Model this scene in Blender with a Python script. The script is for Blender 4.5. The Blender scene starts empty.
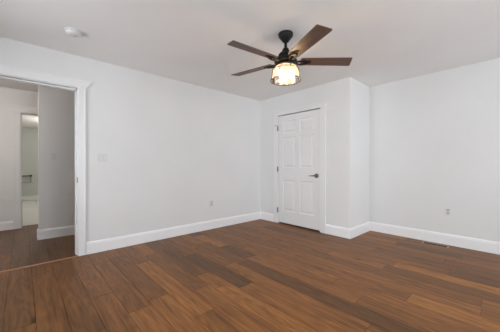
import bpy, bmesh, math, random
from mathutils import Vector, Matrix

random.seed(7)
S = bpy.context.scene
COL = S.collection
PI = math.pi

# ------------------------------------------------------------------ camera
cd = bpy.data.cameras.new('camera')
cam = bpy.data.objects.new('camera', cd)
COL.objects.link(cam)
cd.sensor_width = 36.0
cd.lens = 36.0 * 248.2 / 500.0
cd.clip_start = 0.02
cam.location = (0, 0, 1.1035)
cam.rotation_euler = (math.radians(90 - 0.1), 0, math.radians(47.465))
S.camera = cam

# ------------------------------------------------------------------ exposure, world, lights
S.view_settings.view_transform = 'Standard'
S.view_settings.look = 'None'
S.view_settings.gamma = 1.0
S.view_settings.exposure = 0.05
S.view_settings.use_curve_mapping = False

W = bpy.data.worlds.new('world')
S.world = W
W.use_nodes = True
bgn = W.node_tree.nodes['Background']
bgn.inputs['Color'].default_value = (0.90, 0.935, 1.0, 1)
bgn.inputs['Strength'].default_value = 8.0


def area(name, loc, rot, sx, sy, power, color=(1, 1, 1), spread=PI):
    l = bpy.data.lights.new(name, 'AREA')
    l.shape = 'RECTANGLE'
    l.size, l.size_y = sx, sy
    l.energy = power
    l.color = color
    l.spread = spread
    o = bpy.data.objects.new(name, l)
    COL.objects.link(o)
    o.location = loc
    o.rotation_euler = rot
    return o


# room constants (metres)
XL, YB, XC, YR = -3.644, 3.641, -1.741, 4.37      # left wall, closet wall, closet side, far right wall
XE, YF, H = 2.1, -1.5, 2.44                       # unseen east wall, unseen front wall, ceiling height
TW = 0.15                                         # left wall thickness
OY0, OY1, OZ = -0.80, 0.503, 2.052                # hall opening in the left wall
HX, PX = -5.95, -4.84                             # far hall wall, partition face

# daylight just outside the three windows behind the camera
DAY = (0.93, 0.96, 1.0)
P_EAST1, P_EAST2, P_EASTUP, P_FRONT1, P_FRONT2, P_FRONTUP, P_BULB, P_HALLFILL, P_BATHFILL = 6, 24, 12, 14, 8, 12, 38, 28, 64
UPC = (1.0, 0.97, 0.93)
area('daylight_east', (XE + 0.45, 1.0, 1.6), (0, math.radians(90), 0), 1.5, 1.5, P_EAST1, DAY)
area('daylight_east', (XE + 0.45, 3.0, 1.6), (0, math.radians(90), 0), 1.5, 1.5, P_EAST2, DAY)
area('daylight_front', (-2.3, YF - 0.45, 1.6), (math.radians(90), 0, 0), 1.5, 1.5, P_FRONT1, DAY)
area('daylight_front', (0.2, YF - 0.45, 1.6), (math.radians(90), 0, 0), 1.5, 1.5, P_FRONT2, DAY)
# added upward fill lamps outside the windows, brightening the ceiling
area('ceiling_fill_east', (XE + 1.1, 2.0, 0.35), (0, math.radians(130), 0), 1.2, 4.0, P_EASTUP, UPC)
area('ceiling_fill_front', (-1.0, YF - 1.1, 0.35), (math.radians(130), 0, 0), 4.5, 1.2, P_FRONTUP, UPC)


for pl, pr in (((XE + 0.14, 1.0, 1.335), (0, PI / 2, 0)), ((XE + 0.14, 3.0, 1.335), (0, PI / 2, 0)), ((-2.3, YF - 0.14, 1.335), (PI / 2, 0, 0)), ((0.2, YF - 0.14, 1.335), (PI / 2, 0, 0))):
    po = area('sky_portal', pl, pr, 1.65, 1.65, 1)
    po.data.cycles.is_portal = True


# ------------------------------------------------------------------ helpers
def tag(o, label=None, cat=None, group=None, kind=None):
    if label: o['label'] = label
    if cat: o['category'] = cat
    if group: o['group'] = group
    if kind: o['kind'] = kind
    return o


def empty(name, loc=(0, 0, 0), rz=0.0):
    o = bpy.data.objects.new(name, None)
    COL.objects.link(o)
    o.location = loc
    o.rotation_euler = (0, 0, rz)
    o.empty_display_size = 0.05
    return o


class MB:
    def __init__(self):
        self.b = bmesh.new()

    def box(self, x0, x1, y0, y1, z0, z1, bevel=0.0, mat=0):
        vs = [self.b.verts.new((x, y, z)) for x in (x0, x1) for y in (y0, y1) for z in (z0, z1)]
        fs = []
        for q in ((0, 1, 3, 2), (4, 6, 7, 5), (0, 4, 5, 1), (2, 3, 7, 6), (0, 2, 6, 4), (1, 5, 7, 3)):
            f = self.b.faces.new([vs[i] for i in q])
            f.material_index = mat
            fs.append(f)
        if bevel:
            es = list({e for f in fs for e in f.edges})
            bmesh.ops.bevel(self.b, geom=es, offset=bevel, segments=2, affect='EDGES', profile=0.5)
        return self

    def poly_prism(self, pts, fn, a, b):
        """pts: 2-D outline, fn(p, t) -> 3-D, extruded from t=a to t=b"""
        A = [self.b.verts.new(fn(p, a)) for p in pts]
        B = [self.b.verts.new(fn(p, b)) for p in pts]
        n = len(pts)
        self.b.faces.new(A)
        self.b.faces.new(B[::-1])
        for i in range(n):
            self.b.faces.new([A[i], B[i], B[(i + 1) % n], A[(i + 1) % n]])
        return self

    def lathe(self, prof, c=(0, 0, 0), seg=40, axis='Z', cap=True, smooth=True):
        rings = []
        for r, h in prof:
            ring = []
            for k in range(seg):
                a = 2 * PI * k / seg
                if axis == 'Z': v = (c[0] + r * math.cos(a), c[1] + r * math.sin(a), c[2] + h)
                elif axis == 'Y': v = (c[0] + r * math.cos(a), c[1] + h, c[2] + r * math.sin(a))
                else: v = (c[0] + h, c[1] + r * math.cos(a), c[2] + r * math.sin(a))
                ring.append(self.b.verts.new(v))
            rings.append(ring)
        for A, B in zip(rings, rings[1:]):
            for k in range(seg):
                f = self.b.faces.new([A[k], A[(k + 1) % seg], B[(k + 1) % seg], B[k]])
                f.smooth = smooth
        if cap:
            self.b.faces.new(rings[0][::-1])
            self.b.faces.new(rings[-1])
        return self

    def tube(self, pts, r, seg=8, closed=False):
        pts = [Vector(p) for p in pts]
        n = len(pts)
        rings = []
        up = None
        for i, p in enumerate(pts):
            if closed: d = pts[(i + 1) % n] - pts[i - 1]
            else: d = pts[min(i + 1, n - 1)] - pts[max(i - 1, 0)]
            d.normalize()
            if up is None:
                up = d.orthogonal().normalized()
            up = (up - d * up.dot(d)).normalized()
            s = d.cross(up)
            rr = r[i] if isinstance(r, (list, tuple)) else r
            rings.append([self.b.verts.new(p + (up * math.cos(2 * PI * k / seg) + s * math.sin(2 * PI * k / seg)) * rr) for k in range(seg)])
        pairs = list(zip(rings, rings[1:]))
        if closed: pairs.append((rings[-1], rings[0]))
        for A, B in pairs:
            for k in range(seg):
                f = self.b.faces.new([A[k], A[(k + 1) % seg], B[(k + 1) % seg], B[k]])
                f.smooth = True
        if not closed:
            self.b.faces.new(rings[0][::-1])
            self.b.faces.new(rings[-1])
        return self

    def build(self, name, mat, parent=None, rot=None):
        bmesh.ops.recalc_face_normals(self.b, faces=self.b.faces)
        me = bpy.data.meshes.new(name)
        self.b.to_mesh(me)
        self.b.free()
        for m in (mat if isinstance(mat, (list, tuple)) else [mat]):
            me.materials.append(m)
        o = bpy.data.objects.new(name, me)
        COL.objects.link(o)
        if parent: o.parent = parent
        if rot: o.rotation_euler = rot
        return o


def struct(o, label=None):
    return tag(o, label=label, kind='structure')


# ------------------------------------------------------------------ materials
def mat(name):
    m = bpy.data.materials.new(name)
    m.use_nodes = True
    nt = m.node_tree
    return m, nt, nt.nodes['Principled BSDF']


def nn(nt, t, **kw):
    n = nt.nodes.new(t)
    for k, v in kw.items():
        if k.startswith('_'): setattr(n, k[1:], v)
        else: n.inputs[k.replace('__', ' ')].default_value = v
    return n


def paint(name, col, rough=0.6, var=0.015, bump=0.03, scale=60, spec=0.4):
    m, nt, p = mat(name)
    tc = nn(nt, 'ShaderNodeTexCoord')
    n1 = nn(nt, 'ShaderNodeTexNoise', Scale=1.7, Detail=3.0)
    nt.links.new(tc.outputs['Object'], n1.inputs['Vector'])
    rp = nn(nt, 'ShaderNodeValToRGB')
    rp.color_ramp.elements[0].position = 0.3
    rp.color_ramp.elements[1].position = 0.7
    rp.color_ramp.elements[0].color = (*[c * (1 - var) for c in col], 1)
    rp.color_ramp.elements[1].color = (*[min(1, c * (1 + var)) for c in col], 1)
    nt.links.new(n1.outputs['Fac'], rp.inputs['Fac'])
    nt.links.new(rp.outputs['Color'], p.inputs['Base Color'])
    n2 = nn(nt, 'ShaderNodeTexNoise', Scale=scale, Detail=2.0)
    nt.links.new(tc.outputs['Object'], n2.inputs['Vector'])
    bp = nn(nt, 'ShaderNodeBump', Strength=bump, Distance=0.002)
    nt.links.new(n2.outputs['Fac'], bp.inputs['Height'])
    nt.links.new(bp.outputs['Normal'], p.inputs['Normal'])
    p.inputs['Roughness'].default_value = rough
    p.inputs['Specular IOR Level'].default_value = spec
    return m


M_WALL = paint('wall_paint', (0.80, 0.803, 0.797), 0.75)
M_CEIL = paint('ceiling_paint', (0.90, 0.89, 0.88), 0.9, spec=0.2)
M_TRIM = paint('trim_paint', (0.84, 0.842, 0.84), 0.42, var=0.005, bump=0.01)
M_BASE = paint('baseboard_gloss_white', (0.93, 0.935, 0.94), 0.35, var=0.004, bump=0.01)
M_DOOR = paint('door_paint', (0.83, 0.83, 0.825), 0.42, var=0.005, bump=0.02)
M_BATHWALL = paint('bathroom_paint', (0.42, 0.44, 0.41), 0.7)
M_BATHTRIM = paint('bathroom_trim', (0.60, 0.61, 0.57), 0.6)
M_PLASTIC = paint('white_plastic', (0.76, 0.76, 0.75), 0.35, var=0.003, bump=0.0)
M_SOCKET = paint('socket_plastic', (0.50, 0.50, 0.50), 0.4, var=0.003, bump=0.0)
M_DARK = paint('dark_slot', (0.03, 0.025, 0.02), 0.7, bump=0.0)


def metal(name, col, rough, metallic=1.0):
    m, nt, p = mat(name)
    tc = nn(nt, 'ShaderNodeTexCoord')
    n1 = nn(nt, 'ShaderNodeTexNoise', Scale=40.0, Detail=3.0)
    nt.links.new(tc.outputs['Object'], n1.inputs['Vector'])
    mr = nn(nt, 'ShaderNodeMapRange')
    mr.inputs['To Min'].default_value = rough * 0.85
    mr.inputs['To Max'].default_value = rough * 1.15
    nt.links.new(n1.outputs['Fac'], mr.inputs['Value'])
    nt.links.new(mr.outputs['Result'], p.inputs['Roughness'])
    p.inputs['Base Color'].default_value = (*col, 1)
    p.inputs['Metallic'].default_value = metallic
    if metallic == 0: p.inputs['Specular IOR Level'].default_value = 0.28
    return m


M_BLACK = metal('black_bronze_metal', (0.0045, 0.004, 0.0035), 0.5, 0.0)
M_CAGE = metal('bronze_wire', (0.06, 0.035, 0.02), 0.45, 0.6)
M_BRASS = metal('aged_brass', (0.75, 0.45, 0.20), 0.3, 1.0)
M_NICKEL = metal('dark_nickel', (0.16, 0.155, 0.15), 0.32, 1.0)
M_HINGE = metal('satin_nickel', (0.35, 0.34, 0.33), 0.35, 1.0)
M_VENT = metal('bronze_vent', (0.42, 0.28, 0.19), 0.5, 0.2)


def wood_floor():
    m, nt, p = mat('hickory_planks')
    L = nt.links.new
    at = nn(nt, 'ShaderNodeVertexColor', _layer_name='plank')
    sp = nn(nt, 'ShaderNodeSeparateColor')
    L(at.outputs['Color'], sp.inputs['Color'])
    tc = nn(nt, 'ShaderNodeTexCoord')
    xyz = nn(nt, 'ShaderNodeSeparateXYZ')
    L(tc.outputs['Object'], xyz.inputs[0])

    def mth(op, a, b):
        n = nn(nt, 'ShaderNodeMath', _operation=op)
        for i, v in enumerate((a, b)):
            if isinstance(v, (int, float)): n.inputs[i].default_value = v
            else: L(v, n.inputs[i])
        return n.outputs[0]
    gx = mth('ADD', mth('MULTIPLY', xyz.outputs['X'], 1.0), mth('MULTIPLY', sp.outputs['Green'], 37.0))
    gy = mth('ADD', mth('MULTIPLY', xyz.outputs['Y'], 1.0), mth('MULTIPLY', sp.outputs['Blue'], 53.0))
    cmb = nn(nt, 'ShaderNodeCombineXYZ')
    L(gx, cmb.inputs[0]); L(gy, cmb.inputs[1]); L(mth('MULTIPLY', sp.outputs['Green'], 9.0), cmb.inputs[2])

    def mapped(sx, sy):
        mp = nn(nt, 'ShaderNodeMapping')
        mp.inputs['Scale'].default_value = (sx, sy, 1)
        L(cmb.outputs[0], mp.inputs['Vector'])
        return mp.outputs['Vector']
    # long soft figure
    nA = nn(nt, 'ShaderNodeTexNoise', Scale=1.0, Detail=4.0, Roughness=0.6)
    L(mapped(1.4, 24), nA.inputs['Vector'])
    # cathedral rings
    nD = nn(nt, 'ShaderNodeTexNoise', Scale=1.0, Detail=2.0, Roughness=0.5)
    L(mapped(0.65, 6.5), nD.inputs['Vector'])
    ring = mth('FRACT', mth('MULTIPLY', nD.outputs['Fac'], 16.0), 0.0)
    tri = mth('ABSOLUTE', mth('SUBTRACT', mth('MULTIPLY', ring, 2.0), 1.0), 0.0)
    # fine pores
    nF = nn(nt, 'ShaderNodeTexNoise', Scale=1.0, Detail=5.0, Roughness=0.7)
    L(mapped(4, 70), nF.inputs['Vector'])
    g = mth('ADD', mth('MULTIPLY', nA.outputs['Fac'], 0.42), mth('MULTIPLY', tri, 0.12))
    g = mth('ADD', g, mth('MULTIPLY', nF.outputs['Fac'], 0.46))
    r1 = nn(nt, 'ShaderNodeValToRGB')
    e = r1.color_ramp.elements
    e[0].position, e[1].position = 0.0, 1.0
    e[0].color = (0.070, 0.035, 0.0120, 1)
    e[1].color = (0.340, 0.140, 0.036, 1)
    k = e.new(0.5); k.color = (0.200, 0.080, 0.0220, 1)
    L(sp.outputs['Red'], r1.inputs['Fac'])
    gm = nn(nt, 'ShaderNodeMapRange')
    gm.inputs['From Min'].default_value = 0.25
    gm.inputs['From Max'].default_value = 0.75
    gm.inputs['To Min'].default_value = 0.22
    gm.inputs['To Max'].default_value = 1.78
    L(g, gm.inputs['Value'])
    mx = nn(nt, 'ShaderNodeMix', _data_type='RGBA', _blend_type='MULTIPLY')
    mx.inputs['Factor'].default_value = 1.0
    L(r1.outputs['Color'], mx.inputs['A'])
    L(gm.outputs['Result'], mx.inputs['B'])
    # knots
    vo = nn(nt, 'ShaderNodeTexVoronoi', Scale=1.0, _feature='F1')
    L(mapped(0.9, 2.6), vo.inputs['Vector'])
    kn = nn(nt, 'ShaderNodeMapRange')
    kn.inputs['From Min'].default_value = 0.015
    kn.inputs['From Max'].default_value = 0.07
    kn.inputs['To Min'].default_value = 0.35
    kn.inputs['To Max'].default_value = 1.0
    L(vo.outputs['Distance'], kn.inputs['Value'])
    mk = nn(nt, 'ShaderNodeMix', _data_type='RGBA', _blend_type='MULTIPLY')
    mk.inputs['Factor'].default_value = 1.0
    L(mx.outputs['Result'], mk.inputs['A'])
    L(kn.outputs['Result'], mk.inputs['B'])
    L(mk.outputs['Result'], p.inputs['Base Color'])
    p.inputs['Roughness'].default_value = 0.40
    p.inputs['Specular IOR Level'].default_value = 0.24
    bp = nn(nt, 'ShaderNodeBump', Strength=0.12, Distance=0.002)
    L(g, bp.inputs['Height'])
    L(bp.outputs['Normal'], p.inputs['Normal'])
    return m


M_FLOOR = wood_floor()
M_SUB = paint('seam_dark', (0.012, 0.007, 0.005), 0.8, bump=0.0)


def blade_wood(name, dark, light):
    m, nt, p = mat(name)
    L = nt.links.new
    tc = nn(nt, 'ShaderNodeTexCoord')
    mp = nn(nt, 'ShaderNodeMapping')
    mp.inputs['Scale'].default_value = (3, 45, 3)
    L(tc.outputs['Object'], mp.inputs['Vector'])
    n = nn(nt, 'ShaderNodeTexNoise', Scale=1.0, Detail=5.0, Roughness=0.65)
    L(mp.outputs['Vector'], n.inputs['Vector'])
    r = nn(nt, 'ShaderNodeValToRGB')
    r.color_ramp.elements[0].position = 0.3
    r.color_ramp.elements[1].position = 0.72
    r.color_ramp.elements[0].color = (*dark, 1)
    r.color_ramp.elements[1].color = (*light, 1)
    L(n.outputs['Fac'], r.inputs['Fac'])
    L(r.outputs['Color'], p.inputs['Base Color'])
    p.inputs['Roughness'].default_value = 0.45
    return m


M_BLADE = blade_wood('walnut_blade', (0.060, 0.028, 0.017), (0.155, 0.082, 0.050))
M_OAK = blade_wood('oak_threshold', (0.34, 0.18, 0.09), (0.48, 0.27, 0.15))


def tile_mat():
    m, nt, p = mat('bathroom_tile')
    L = nt.links.new
    tc = nn(nt, 'ShaderNodeTexCoord')
    b = nn(nt, 'ShaderNodeTexBrick', Scale=1.0)
    b.inputs['Color1'].default_value = (0.62, 0.62, 0.57, 1)
    b.inputs['Color2'].default_value = (0.56, 0.56, 0.52, 1)
    b.inputs['Mortar'].default_value = (0.42, 0.42, 0.39, 1)
    b.inputs['Mortar Size'].default_value = 0.006
    b.inputs['Brick Width'].default_value = 0.6
    b.inputs['Row Height'].default_value = 0.3
    L(tc.outputs['Object'], b.inputs['Vector'])
    L(b.outputs['Color'], p.inputs['Base Color'])
    p.inputs['Roughness'].default_value = 0.35
    return m


M_TILE = tile_mat()


def glass_mat(name, trans, tint, diffuse, rough, seeds=False):
    """thin glass: part clear, part softly scattering, a little gloss"""
    m, nt, p = mat(name)
    L = nt.links.new
    out = nt.nodes['Material Output']
    nt.nodes.remove(p)
    tr = nn(nt, 'ShaderNodeBsdfTransparent', Color=(*tint, 1))
    tl = nn(nt, 'ShaderNodeBsdfTranslucent', Color=(*tint, 1))
    gl = nn(nt, 'ShaderNodeBsdfGlossy', Roughness=rough)
    m1 = nn(nt, 'ShaderNodeMixShader')
    m1.inputs[0].default_value = diffuse
    L(tr.outputs[0], m1.inputs[1]); L(tl.outputs[0], m1.inputs[2])
    if seeds:
        tc = nn(nt, 'ShaderNodeTexCoord')
        v = nn(nt, 'ShaderNodeTexVoronoi', Scale=70.0)
        L(tc.outputs['Object'], v.inputs['Vector'])
        mr = nn(nt, 'ShaderNodeMapRange')
        mr.inputs['From Min'].default_value = 0.0
        mr.inputs['From Max'].default_value = 0.5
        mr.inputs['To Min'].default_value = min(1, diffuse + 0.12)
        mr.inputs['To Max'].default_value = diffuse - 0.06
        L(v.outputs['Distance'], mr.inputs['Value'])
        L(mr.outputs['Result'], m1.inputs[0])
    fr = nn(nt, 'ShaderNodeFresnel', IOR=1.45)
    m2 = nn(nt, 'ShaderNodeMixShader')
    L(fr.outputs[0], m2.inputs[0])
    L(m1.outputs[0], m2.inputs[1]); L(gl.outputs[0], m2.inputs[2])
    L(m2.outputs[0], out.inputs['Surface'])
    return m


M_SHADE = glass_mat('seeded_glass', 0.5, (1.0, 0.94, 0.85), 0.26, 0.1, True)
M_PANE = glass_mat('window_glass', 0.95, (0.97, 0.98, 0.98), 0.0, 0.02)


def emit(name, col, s):
    m, nt, p = mat(name)
    p.inputs['Base Color'].default_value = (*col, 1)
    p.inputs['Emission Color'].default_value = (*col, 1)
    p.inputs['Emission Strength'].default_value = s
    return m


M_BULB = emit('warm_bulb', (1.0, 0.74, 0.47), P_BULB)
M_FILL_LAMP = emit('fill_lamp_glow', (1.0, 0.95, 0.90), 5.0 * P_HALLFILL / 24)  # glow of the added hall and bathroom fill lamps

# ------------------------------------------------------------------ floors
def plank_floor(name, x0, x1, y0, y1, fixed=(), z=0.0, seed=1, base=0.5):
    rnd = random.Random(seed)
    b = bmesh.new()
    lay = b.loops.layers.float_color.new('plank')
    P, O, g = 0.1715, 0.0705, 0.0014
    k0 = math.floor((y0 - O) / P)
    k1 = math.ceil((y1 - O) / P)
    vs = [b.verts.new(c) for c in ((x0, y0, z - 0.006), (x1, y0, z - 0.006), (x1, y1, z - 0.006), (x0, y1, z - 0.006))]
    f = b.faces.new(vs); f.material_index = 1
    prev = 0.5
    for k in range(k0, k1):
        ya, yb = max(O + P * k, y0), min(O + P * (k + 1), y1)
        if yb - ya < 0.004: continue
        fx = sorted([q for q in fixed if q[0] == k], key=lambda q: q[1])
        segs = []
        x = x0 - rnd.uniform(0, 1.2)
        for q in fx:
            while x < q[1] - 0.25:
                l = rnd.uniform(0.55, 1.75)
                e = x + l
                if e > q[1] - 0.3: e = q[1]
                segs.append((x, e, None)); x = e
            segs.append((x if x > q[1] - 0.25 else q[1], q[2], q[3])); x = q[2]
        while x < x1:
            l = rnd.uniform(0.55, 1.75)
            segs.append((x, x + l, None)); x += l
        for a, e, t in segs:
            a, e = max(a, x0), min(e, x1)
            if e - a < 0.01: continue
            if t is None:
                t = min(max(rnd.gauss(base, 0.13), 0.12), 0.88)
            o1, o2 = rnd.random(), rnd.random()
            c = [(a + g, ya + g), (e - g, ya + g), (e - g, yb - g), (a + g, yb - g)]
            top = [b.verts.new((u, v, z)) for u, v in c]
            bot = [b.verts.new((u, v, z - 0.006)) for u, v in c]
            fs = [b.faces.new(top)] + [b.faces.new([top[i], bot[i], bot[(i + 1) % 4], top[(i + 1) % 4]]) for i in range(4)]
            for f in fs:
                for lp in f.loops: lp[lay] = (t, o1, o2, 1)
    # slab below
    for zz in (z - 0.05,):
        vv = [b.verts.new(c) for c in ((x0, y0, zz), (x1, y0, zz), (x1, y1, zz), (x0, y1, zz))]
        f = b.faces.new(vv); f.material_index = 1
    me = bpy.data.meshes.new(name)
    b.to_mesh(me); b.free()
    me.materials.append(M_FLOOR); me.materials.append(M_SUB)
    o = bpy.data.objects.new(name, me)
    COL.objects.link(o)
    return struct(o)


fixed = [(8, -2.75, -1.712, 0.14), (8, -1.712, -0.5, 0.62), (10, -2.15, -0.35, 0.22), (11, -2.75, -2.20, 0.22), (11, -2.2, -0.9, 0.62),
         (5, -2.9, -1.6, 0.72), (7, -1.85, -0.4, 0.80), (9, -2.2, -0.7, 0.60), (22, -1.20, -0.47, 0.22), (17, -0.95, 0.8, 0.85),
         (4, -3.3, -2.05, 0.36), (3, -3.2, -1.98, 0.42), (1, -3.6, -1.9, 0.30), (0, -3.3, -1.7, 0.36), (-1, -3.6, -2.3, 0.24), (-1, -2.3, -1.0, 0.42), (-2, -3.4, -2.0, 0.28), (-3, -3.6, -1.8, 0.22), (3, -1.98, -0.7, 0.68), (2, -3.62, -2.4, 0.40), (12, -2.5, -1.2, 0.65), (6, -3.1, -1.95, 0.36),  # left-end planks tinted darker to stand in for the dimmer light there
         (6, -1.95, -0.8, 0.60), (16, -1.0, 0.4, 0.35), (18, -1.9, -0.5, 0.55), (19, -1.3, 0.2, 0.32), (14, -1.8, -0.2, 0.62), (23, -3.6, 1.0, 0.5)]
plank_floor('floor', XL, XE, YF, YR, fixed, seed=11, base=0.50)
plank_floor('floor_hall', HX - 0.21, XL - 0.003, -2.0, 2.2, seed=5, base=0.12)  # low base tint paints the hall's dimmer light into its planks
struct(MB().box(-10.6, HX - 0.212, -1.2, 1.6, -0.05, 0.0).build('floor_bathroom', M_TILE))

# ------------------------------------------------------------------ ceilings
struct(MB().box(XL - TW, XE, YF, YR, H, H + 0.1).build('ceiling', M_CEIL))
struct(MB().box(HX - 0.12, XL - TW, -2.0, 2.2, H, H + 0.1).build('ceiling_hall', M_CEIL))
struct(MB().box(-10.6, HX - 0.12, -1.2, 1.6, 2.30, 2.40).build('ceiling_bathroom', M_CEIL))

# ------------------------------------------------------------------ walls
def wall_y(name, x0, x1, y0, y1, holes=(), m=None, h=H):
    """wall running in Y, thickness x0..x1, holes (ya, yb, za, zb)"""
    w = MB()
    y = y0
    for ya, yb, za, zb in sorted(holes):
        w.box(x0, x1, y, ya, 0, h)
        if za > 0: w.box(x0, x1, ya, yb, 0, za)
        w.box(x0, x1, ya, yb, zb, h)
        y = yb
    w.box(x0, x1, y, y1, 0, h)
    return struct(w.build(name, m or M_WALL))


def wall_x(name, y0, y1, x0, x1, holes=(), m=None, h=H):
    w = MB()
    x = x0
    for xa, xb, za, zb in sorted(holes):
        w.box(x, xa, y0, y1, 0, h)
        if za > 0: w.box(xa, xb, y0, y1, 0, za)
        w.box(xa, xb, y0, y1, zb, h)
        x = xb
    w.box(x, x1, y0, y1, 0, h)
    return struct(w.build(name, m or M_WALL))


DX0, DX1, DZ = -3.163, -2.247, 2.060              # closet door opening
WE = [(0.35, 1.65, 0.55, 2.12), (2.35, 3.65, 0.55, 2.12)]
WF = [(-3.0, -1.6, 0.55, 2.12), (-0.5, 0.9, 0.55, 2.12)]
wall_y('wall_left', XL - TW, XL, YF, YR + 0.12, [(OY0, OY1, 0, OZ)])
wall_x('wall_back', YB, YB + 0.11, XL, XC, [(DX0, DX1, 0, DZ)])
wall_y('wall_closet', XC - 0.11, XC, YB + 0.11, YR)
wall_x('wall_right', YR, YR + 0.12, XL, XE + 0.12)
wall_y('wall_east', XE, XE + 0.12, YF, YR, WE)
wall_x('wall_front', YF - 0.12, YF, XL - TW, XE + 0.12, WF)
# hall and bathroom
wall_y('wall_partition', PX - 0.12, PX, 0.178, 2.2)
BD0, BD1 = -0.018, 0.78
wall_y('wall_hall', HX - 0.12, HX, -2.0, 2.2, [(BD0, BD1, 0, 2.04)])
wall_x('wall_hall_end', 2.2, 2.3, HX - 0.12, XL - TW)
wall_x('wall_hall_front', -2.1, -2.0, HX - 0.12, XL - TW)
wall_y('wall_hall_side', XL - TW, XL, -2.0, YF - 0.12)
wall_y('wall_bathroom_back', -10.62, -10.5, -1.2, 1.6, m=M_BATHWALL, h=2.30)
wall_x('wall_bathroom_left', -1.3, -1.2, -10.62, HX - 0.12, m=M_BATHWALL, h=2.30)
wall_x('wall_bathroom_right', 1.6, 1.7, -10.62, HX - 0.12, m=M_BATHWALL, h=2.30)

# ------------------------------------------------------------------ baseboards
BP = [(0, 0), (0.016, 0), (0.016, 0.122), (0.013, 0.130), (0.0125, 0.138), (0.008, 0.148), (0, 0.150)]


def base(name, p, q, n, ma=0, mb=0, m=None):
    """baseboard from p to q along a wall whose room-side normal is n; ma/mb lengthen the ends by profile depth"""
    p, q, n = Vector((*p, 0)), Vector((*q, 0)), Vector((*n, 0))
    d = (q - p).normalized()
    w = MB()
    A = [w.b.verts.new(p + n * u - d * (u * ma) + Vector((0, 0, z))) for u, z in BP]
    B = [w.b.verts.new(q + n * u + d * (u * mb) + Vector((0, 0, z))) for u, z in BP]
    k = len(BP)
    w.b.faces.new(A); w.b.faces.new(B[::-1])
    for i in range(k): w.b.faces.new([A[i], B[i], B[(i + 1) % k], A[(i + 1) % k]])
    return struct(w.build(name, m or M_BASE))


CW = 0.105
base('baseboard_left', (XL, OY1 + 0.080), (XL, YB), (1, 0), 0, -1)
base('baseboard_left', (XL, YF), (XL, OY0 - 0.080), (1, 0), -1, 0)
base('baseboard_back', (XL, YB), (DX0 - CW - 0.002, YB), (0, -1), -1, 0)
base('baseboard_back', (DX1 + CW + 0.002, YB), (XC, YB), (0, -1), 0, 1)
base('baseboard_closet', (XC, YB), (XC, YR), (1, 0), 1, -1)
base('baseboard_right', (XC, YR), (XE, YR), (0, -1), -1, -1)
base('baseboard_east', (XE, YF), (XE, YR), (-1, 0), -1, -1)
base('baseboard_front', (XL, YF), (XE, YF), (0, 1), -1, -1)
base('baseboard_partition', (PX, 0.178), (PX, 2.2), (1, 0), 1, 0)
base('baseboard_partition_end', (PX - 0.12, 0.178), (PX, 0.178), (0, -1), 1, 1)
base('baseboard_hall', (HX, -2.0), (HX, BD0 - 0.10), (1, 0), 0, 0)
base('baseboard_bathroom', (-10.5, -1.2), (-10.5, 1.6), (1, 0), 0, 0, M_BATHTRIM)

# ------------------------------------------------------------------ casings and jambs
CP = [(0, 0), (0.012, 0), (0.014, 0.008), (0.014, 0.080), (0.0175, 0.084), (0.0175, 0.105), (0, 0.105)]  # depth, offset from opening


def casing(name, mk, a0, a1, top, w=0.105, hd=0.13, ear=0.06, floor_leg=True):
    """mk(a, d, z): a along the wall, d out of the wall. Two legs and a flared crosshead."""
    s = w / 0.105
    t = MB()
    for a, sg in ((a0, -1), (a1, 1)):
        t.poly_prism(CP, lambda p, z: mk(a + sg * p[1] * s, p[0], z), 0.0, top)
    # crown head: leans out of the wall and flares beyond the legs at both ends
    prof = [(0.014, 0.0), (0.016, 0.006), (0.018, 0.045), (0.024, 0.075), (0.030, 0.088), (0.030, 0.100), (0.0, 0.100), (0.0, 0.0)]
    A, B = [], []
    for d, z in prof:
        f = min(z / 0.088, 1) * ear
        A.append(t.b.verts.new(mk(a0 - w - f, d, top + z * hd / 0.1)))
        B.append(t.b.verts.new(mk(a1 + w + f, d, top + z * hd / 0.1)))
    t.b.faces.new(A); t.b.faces.new(B[::-1])
    for i in range(len(prof)):
        t.b.faces.new([A[i], B[i], B[(i + 1) % len(prof)], A[(i + 1) % len(prof)]])
    return struct(t.build(name, M_TRIM))


casing('trim_1', lambda a, d, z: (XL + d, a, z), OY0, OY1, OZ, w=0.076, hd=0.10, ear=0.065)
casing('trim_2', lambda a, d, z: (a, YB - d, z), DX0, DX1, DZ, w=CW, hd=0.085, ear=0.025)
casing('trim_3', lambda a, d, z: (HX + d, a, z), BD0, BD1, 2.04, w=0.10, hd=0.12, ear=0.10)

# jamb lining of the wide hall opening, with stop beads (pocket track lines on the head)
j = MB()
T1 = XL - TW
j.box(T1, XL, OY1 - 0.004, OY1 + 0.0, 0, OZ)
j.box(T1, XL, OY0, OY0 + 0.004, 0, OZ)
j.box(T1, XL, OY0, OY1, OZ - 0.006, OZ)
for xa, xb in ((XL - 0.095, XL - 0.060), (XL - 0.138, XL - 0.115)):
    j.box(xa, xb, OY1 - 0.018, OY1 - 0.004, 0, OZ - 0.006)
    j.box(xa, xb, OY0 + 0.004, OY0 + 0.018, 0, OZ - 0.006)
    j.box(xa, xb, OY0 + 0.004, OY1 - 0.004, OZ - 0.022, OZ - 0.006)
jamb = struct(j.build('trim_4', M_TRIM))
sp = MB().box(XL - 0.048, XL - 0.012, OY1 - 0.0085, OY1 - 0.0038, 0.890, 0.960, 0.0006).build('strike_plate', M_NICKEL, jamb)
sp['label'] = 'small dark metal strike plate'
# bathroom doorway lining
j = MB()
j.box(HX - 0.12, HX, BD0, BD0 + 0.012, 0, 2.04)
j.box(HX - 0.12, HX, BD1 - 0.012, BD1, 0, 2.04)
j.box(HX - 0.12, HX, BD0, BD1, 2.025, 2.04)
struct(j.build('trim_5', M_TRIM))
# threshold strip between the room and the hall
struct(MB().box(XL - 0.012, XL + 0.022, OY0, OY1 + 0.002, -0.002, 0.004, 0.001).build('trim_6', M_OAK))

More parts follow.
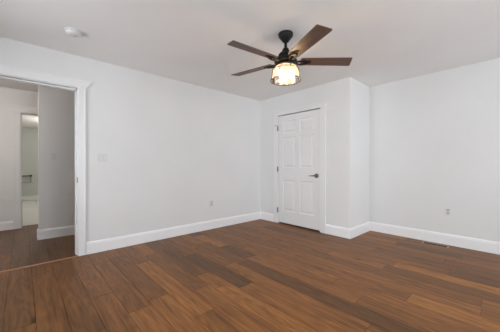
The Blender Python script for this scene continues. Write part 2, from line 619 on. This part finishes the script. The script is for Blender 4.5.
# ------------------------------------------------------------------ closet door
def six_panel(name):
    t = MB()
    X0, X1, Z0, Z1 = DX0 + 0.006, DX1 - 0.005, 0.024, DZ - 0.015
    yf, yb_ = YB - 0.002, YB + 0.035
    W_ = X1 - X0
    cols = [(X0 + 0.115, X0 + 0.405), (X1 - 0.405, X1 - 0.115)]
    cm0, cm1 = cols[0][1], cols[1][0]
    rows = [(0.250, 0.830), (1.060, 1.635), (1.715, 1.945)]
    t.box(X0, X1, yf + 0.012, yb_, Z0, Z1)                        # core
    t.box(X0, cols[0][0], yf, yf + 0.012, Z0, Z1)                 # stiles
    t.box(cols[1][1], X1, yf, yf + 0.012, Z0, Z1)
    t.box(cm0, cm1, yf, yf + 0.012, Z0, Z1)
    for xa, xb in cols:
        zz = [Z0] + [v for r in rows for v in r] + [Z1]
        for i in range(0, len(zz), 2):
            t.box(xa, xb, yf, yf + 0.012, zz[i], zz[i + 1])
        for za, zb in rows:
            # sloped sticking then raised field
            def ring(ix, y): return [t.b.verts.new(c) for c in ((xa + ix, y, za + ix), (xb - ix, y, za + ix), (xb - ix, y, zb - ix), (xa + ix, y, zb - ix))]
            rs = [ring(0, yf), ring(0.010, yf + 0.0095), ring(0.022, yf + 0.0105), ring(0.052, yf + 0.002), ring(0.056, yf + 0.002)]
            for A, B in zip(rs, rs[1:]):
                for i in range(4):
                    t.b.faces.new([A[i], A[(i + 1) % 4], B[(i + 1) % 4], B[i]])
            t.b.faces.new(rs[-1])
    return t.build(name, M_DOOR)


door = struct(six_panel('door_1'), 'white six panel closet door with dark lever handle')
for i, z in enumerate((1.815, 1.035, 0.25)):
    h = MB()
    h.lathe([(0.0075, -0.048), (0.0075, 0.048)], (DX0 - 0.001, YB - 0.0235, z), 14)
    h.lathe([(0.004, 0.048), (0.007, 0.052), (0.003, 0.058)], (DX0 - 0.001, YB - 0.0235, z), 14)
    h.box(DX0 + 0.0, DX0 + 0.010, YB - 0.024, YB - 0.003, z - 0.044, z + 0.044)
    ho = h.build('hinge', M_HINGE, door)
    if i == 0:
        s = MB()
        s.tube([(DX0 - 0.001, YB - 0.0235, z + 0.060), (DX0 - 0.035, YB - 0.045, z + 0.060), (DX0 - 0.055, YB - 0.040, z + 0.060)], 0.004, 8)
        s.lathe([(0.009, 0), (0.009, 0.012)], (DX0 - 0.055, YB - 0.040, z + 0.054), 12)
        s.build('hinge_pin_stop', M_HINGE, ho)
hx, hz = -2.312, 0.932
hr = MB().lathe([(0.036, 0.0), (0.036, -0.010), (0.032, -0.015), (0.019, -0.020), (0.018, -0.050), (0.014, -0.054)], (hx, YB - 0.002, hz), 28, 'Y').build('door_handle', M_NICKEL, door)
MB().tube([(hx + 0.006, YB - 0.048, hz), (hx - 0.02, YB - 0.056, hz + 0.001), (hx - 0.06, YB - 0.055, hz - 0.001), (hx - 0.115, YB - 0.050, hz - 0.004)], [0.011, 0.009, 0.0075, 0.006], 12).build('lever', M_NICKEL, hr)

# ------------------------------------------------------------------ windows behind the camera
def window(name, mk, a0, a1, z0, z1, label):
    """mk(a, d, z), d>0 into the room from the wall face, wall spans d -0.12..0"""
    def bx(t, aa, ab, da, db, za, zb):
        p, q = mk(aa, da, za), mk(ab, db, zb)
        t.box(min(p[0], q[0]), max(p[0], q[0]), min(p[1], q[1]), max(p[1], q[1]), za, zb)
    f = MB()
    for aa, ab, za, zb in ((a0 - .09, a0, z0, z1 + .09), (a1, a1 + .09, z0, z1 + .09), (a0, a1, z1, z1 + .09)):
        bx(f, aa, ab, 0, 0.018, za, zb)
    bx(f, a0 - .09, a1 + .09, 0, 0.016, z0 - .11, z0 - .03)
    n = 2 if a1 - a0 > 1.5 else 1
    zm = (z0 + z1) / 2
    for i in range(n):
        b0 = a0 + (a1 - a0) * i / n
        b1 = a0 + (a1 - a0) * (i + 1) / n
        for aa, ab, za, zb in ((b0, b0 + .05, z0, z1), (b1 - .05, b1, z0, z1), (b0, b1, z0, z0 + .06), (b0, b1, z1 - .05, z1), (b0, b1, zm - .022, zm + .022)):
            bx(f, aa, ab, -0.085, -0.045, za, zb)
    o = struct(f.build(name, M_TRIM), label)
    s = MB(); bx(s, a0 - .11, a1 + .11, -0.04, 0.045, z0 - .03, z0); s.build('window_sill', M_TRIM, o)
    for i in range(n):
        b0 = a0 + (a1 - a0) * i / n
        b1 = a0 + (a1 - a0) * (i + 1) / n
        g = MB(); bx(g, b0 + .05, b1 - .05, -0.067, -0.063, z0 + .06, z1 - .05); g.build('window_pane', M_PANE, o)


window('window_1', lambda a, d, z: (XE - d, a, z), *WE[0], 'white sash window in the east wall, nearer the camera')
window('window_2', lambda a, d, z: (XE - d, a, z), *WE[1], 'white sash window in the east wall, nearer the corner')
window('window_3', lambda a, d, z: (a, YF + d, z), *WF[0], 'white sash window in the front wall, nearer the hall opening')
window('window_4', lambda a, d, z: (a, YF + d, z), *WF[1], 'white sash window in the front wall, behind the camera')

# ------------------------------------------------------------------ ceiling fan
FX, FY = -1.609, 1.966
fan = empty('ceiling_fan', (FX, FY, 0))
tag(fan, 'black ceiling fan with five walnut blades and a lit caged glass light', 'ceiling fan')
MB().lathe([(0.070, 2.4395), (0.074, 2.434), (0.074, 2.420), (0.070, 2.408), (0.052, 2.384), (0.036, 2.364), (0.032, 2.356), (0.015, 2.352)], seg=48).build('canopy', M_BLACK, fan)
MB().lathe([(0.0140, 2.36), (0.0140, 2.265)], seg=20).build('downrod', M_BLACK, fan)
MB().lathe([(0.018, 2.294), (0.028, 2.287), (0.034, 2.272), (0.042, 2.252), (0.044, 2.240)], seg=32).build('coupling_cover', M_BLACK, fan)
motor = MB().lathe([(0.044, 2.246), (0.060, 2.240), (0.072, 2.226), (0.080, 2.200), (0.083, 2.184), (0.088, 2.178), (0.108, 2.172), (0.114, 2.166), (0.114, 2.150), (0.104, 2.144), (0.078, 2.142), (0.068, 2.136), (0.068, 2.126), (0.074, 2.122)], seg=56).build('motor_housing', M_BLACK, fan)
# side direction +90deg (seen from above) is the lower edge
A0, ZB, PITCH = 0.834, 2.156, math.radians(11)
R0, R1 = 0.150, 0.670
for k in range(5):
    ang = A0 - k * 2 * PI / 5
    Mx = Matrix.Translation((0, 0, ZB)) @ Matrix.Rotation(ang, 4, 'Z') @ Matrix.Rotation(-PITCH, 4, 'X')
    t = MB()
    # outline: slightly widening, corner cut at the tip
    out = [(R0, -0.050), (R0 + 0.02, -0.057), (0.40, -0.063), (R1 - 0.030, -0.066), (R1 - 0.018, -0.062), (R1, 0.058), (R1 - 0.006, 0.066), (R1 - 0.02, 0.067), (0.40, 0.062), (R0 + 0.02, 0.056), (R0, 0.050)]
    t.poly_prism(out, lambda p, z: (p[0], p[1], z), -0.0035, 0.0035)
    bl = t.build('blade', M_BLADE, fan)
    bl.matrix_local = Mx
    # iron: curved arm from the motor and a plate under the blade
    t = MB()
    t.box(0.175, 0.235, -0.015, 0.015, -0.0110, -0.0045, 0.002)
    t.tube([(0.085, 0.0, -0.004), (0.110, 0.016, -0.012), (0.150, 0.030, -0.016), (0.190, 0.026, -0.013), (0.225, 0.006, -0.010)], [0.013, 0.010, 0.009, 0.009, 0.009], 10)
    t.tube([(0.085, 0.0, -0.004), (0.110, -0.016, -0.012), (0.150, -0.030, -0.016), (0.190, -0.026, -0.013), (0.225, -0.006, -0.010)], [0.013, 0.010, 0.009, 0.009, 0.009], 10)
    t.lathe([(0.022, -0.0115), (0.022, -0.0045)], (0.235, 0, 0), 20)
    for sx, sy in ((0.185, 0.012), (0.185, -0.012), (0.238, 0.0)):
        t.lathe([(0.0045, -0.0125), (0.0045, -0.0090)], (sx, sy, 0), 10)
    ir = t.build('blade_iron', M_BLACK, bl)
# light kit
kit = MB().lathe([(0.074, 2.126), (0.086, 2.122), (0.090, 2.114), (0.088, 2.108), (0.030, 2.106), (0.026, 2.082), (0.012, 2.078)], seg=48).build('light_fitter', M_BLACK, fan)
sh = MB()
prof = [(0.084, 2.110), (0.100, 2.103), (0.117, 2.086), (0.128, 2.062), (0.134, 2.030), (0.138, 1.995), (0.141, 1.962)]
sh.lathe(prof, seg=64, cap=False)
shade = sh.build('glass_shade', M_SHADE, kit)
cg = MB()


def circ(r, z, n=56): return [(r * math.cos(2 * PI * i / n), r * math.sin(2 * PI * i / n), z) for i in range(n)]


cg.tube(circ(0.151, 1.964), 0.0048, 8, True)
cg.tube(circ(0.134, 2.066), 0.0036, 8, True)
for i in range(8):
    a = 2 * PI * i / 8 + 0.25
    cs, sn = math.cos(a), math.sin(a)
    cg.tube([(r * cs, r * sn, z) for r, z in ((0.088, 2.116), (0.106, 2.108), (0.123, 2.090), (0.134, 2.066), (0.141, 2.030), (0.146, 1.996), (0.151, 1.964))], 0.0036, 6)
cg.build('wire_cage', M_CAGE, kit)
for i in range(3):
    a = 2 * PI * i / 3 + 0.5
    cs, sn = math.cos(a), math.sin(a)
    s = MB()
    s.tube([(0.018 * cs, 0.018 * sn, 2.097), (0.044 * cs, 0.044 * sn, 2.088), (0.054 * cs, 0.054 * sn, 2.062)], [0.010, 0.012, 0.013], 12)
    so = s.build('lamp_socket', M_BRASS, kit)
    MB().lathe([(0.010, 0.0), (0.015, -0.010), (0.028, -0.030), (0.0325, -0.048), (0.028, -0.066), (0.014, -0.077), (0.002, -0.079)], (0.056 * cs, 0.056 * sn, 2.060), 20).build('bulb', M_BULB, so)

# ------------------------------------------------------------------ smoke detector
sd = empty('smoke_detector', (-3.005, 0.373, H))
tag(sd, 'round white smoke detector on the ceiling above the hall opening', 'smoke detector')
MB().lathe([(0.072, -0.0005), (0.072, -0.010), (0.068, -0.013), (0.062, -0.014)], seg=40).build('mounting_ring', M_PLASTIC, sd)
body = MB().lathe([(0.058, -0.013), (0.062, -0.018), (0.060, -0.030), (0.052, -0.040), (0.038, -0.045), (0.001, -0.046)], seg=40).build('detector_body', M_PLASTIC, sd)
MB().lathe([(0.013, -0.045), (0.012, -0.0485), (0.001, -0.049)], (0.012, 0.018, 0), seg=16).build('test_button', M_SOCKET, body)

# ------------------------------------------------------------------ switches and outlets (built facing +X, then turned)
def plate(name, loc, rz, label, cat, gangs=1, kind='switch', group=None):
    r = empty(name, loc, rz)
    tag(r, label, cat, group)
    w = 0.035 + 0.0232 * 2 * (gangs - 1) / 2 + 0.0
    MB().box(0.0002, 0.006, -w, w, -0.0575, 0.0575, 0.002).build('cover_plate', M_PLASTIC, r)
    for g in range(gangs):
        yc = (g - (gangs - 1) / 2) * 0.046
        if kind == 'switch':
            MB().box(0.004, 0.0075, yc - 0.0165, yc + 0.0165, -0.0335, 0.0335, 0.001).build('switch_bezel', M_SOCKET, r)
            t = MB()
            t.poly_prism([(0.006, -0.031), (0.0085, -0.031), (0.013, 0.031), (0.006, 0.031)], lambda p, y: (p[0], y, p[1]), yc - 0.0145, yc + 0.0145)
            t.build('rocker', M_PLASTIC, r)
        else:
            for zc in (-0.0195, 0.0195):
                t = MB().box(0.004, 0.0075, yc - 0.0165, yc + 0.0165, zc - 0.014, zc + 0.014, 0.0015).build('receptacle', M_SOCKET, r)
                s = MB()
                s.box(0.0070, 0.0079, yc - 0.0075, yc - 0.0055, zc - 0.002, zc + 0.007)
                s.box(0.0070, 0.0079, yc + 0.0055, yc + 0.0075, zc - 0.002, zc + 0.006)
                s.lathe([(0.0025, 0.0070), (0.0025, 0.0079)], (0, yc, zc - 0.008), 10, 'X')
                s.build('socket_slots', M_DARK, t)
    return r


plate('light_switch', (XL, 0.760, 1.205), 0, 'white double rocker switch on the left wall beside the hall opening', 'light switch', 2)
plate('light_switch', (PX, 0.350, 1.235), 0, 'single white switch on the shaded hall partition seen through the opening', 'light switch', 1)
plate('wall_outlet', (XL, 2.431, 0.442), 0, 'white outlet low on the long left wall', 'outlet', 1, 'outlet')
plate('wall_outlet', (-0.682, YR, 0.462), -PI / 2, 'white outlet low on the right wall above the floor vent', 'outlet', 1, 'outlet')

# ------------------------------------------------------------------ floor vent
v = empty('floor_vent', (-0.803, 4.232, 0))
tag(v, 'slotted brown metal floor register set in the planks by the right wall', 'floor vent')
f = MB()
L2, W2 = 0.150, 0.048
f.box(-L2, L2, -W2, -W2 + 0.009, 0.0, 0.005, 0.001)
f.box(-L2, L2, W2 - 0.009, W2, 0.0, 0.005, 0.001)
f.box(-L2, -L2 + 0.018, -W2 + 0.009, W2 - 0.009, 0.0, 0.005)
f.box(L2 - 0.018, L2, -W2 + 0.009, W2 - 0.009, 0.0, 0.005)
f.build('vent_frame', M_VENT, v)
MB().box(-L2 + 0.018, L2 - 0.018, -W2 + 0.009, W2 - 0.009, 0.0003, 0.0010).build('vent_well', M_DARK, v)
g = MB()
for i in range(9):
    x = -L2 + 0.030 + i * (2 * L2 - 0.06) / 8
    g.box(x - 0.0020, x + 0.0020, -W2 + 0.009, W2 - 0.009, 0.0010, 0.0036)
g.box(-L2 + 0.018, L2 - 0.018, -0.002, 0.002, 0.0012, 0.0042)
g.build('vent_louvers', metal('louver_brown', (0.04, 0.028, 0.02), 0.6, 0.1), v)

# ------------------------------------------------------------------ bathroom towel rack
tr = empty('towel_rack', (-10.5, 0.03, 0.78))
tag(tr, 'dark two-rail towel rack on the grey-green bathroom wall beyond the hall', 'towel rack')
MB().tube([(0.07, -0.20, 0), (0.07, 0.20, 0)], 0.013, 10).build('upper_rail', M_BLACK, tr)
MB().tube([(0.10, -0.20, -0.20), (0.10, 0.21, -0.20)], 0.008, 10).build('lower_rail', M_HINGE, tr)
for yy in (-0.18, 0.17):
    t = MB()
    t.box(0.0, 0.012, yy - 0.022, yy + 0.022, -0.03, 0.03, 0.003)
    t.tube([(0.006, yy, 0), (0.07, yy, 0)], 0.010, 8)
    t.tube([(0.010, yy, -0.02), (0.04, yy, -0.14), (0.10, yy, -0.20)], 0.005, 8)
    t.build('bracket', M_BLACK, tr)


# ------------------------------------------------------------------ added fill lamps, out of view, for the hall and the bathroom
def added_fill_lamp(loc, label, power, radius):
    r = empty('added_fill_light', loc)
    tag(r, label, 'added fill light')
    MB().lathe([(0.15, -0.0005), (0.15, -0.02), (0.14, -0.024)], seg=40).build('fill_pan', M_PLASTIC, r)
    MB().lathe([(0.138, -0.024), (0.125, -0.045), (0.09, -0.062), (0.04, -0.070), (0.001, -0.072)], seg=40).build('fill_diffuser', M_FILL_LAMP, r)
    l = bpy.data.lights.new('fill_lamp_point', 'POINT')
    l.energy = power; l.shadow_soft_size = radius; l.color = (1.0, 0.92, 0.86)
    lo = bpy.data.objects.new('fill_lamp_point', l)
    COL.objects.link(lo); lo.location = (loc[0], loc[1], loc[2] - 0.16)


added_fill_lamp((-4.55, -1.15, H), 'added ceiling fill lamp brightening the hall, out of view', P_HALLFILL, 0.09)
added_fill_lamp((-8.4, 0.9, 2.30), 'added ceiling fill lamp brightening the bathroom, out of view', P_BATHFILL, 0.09)
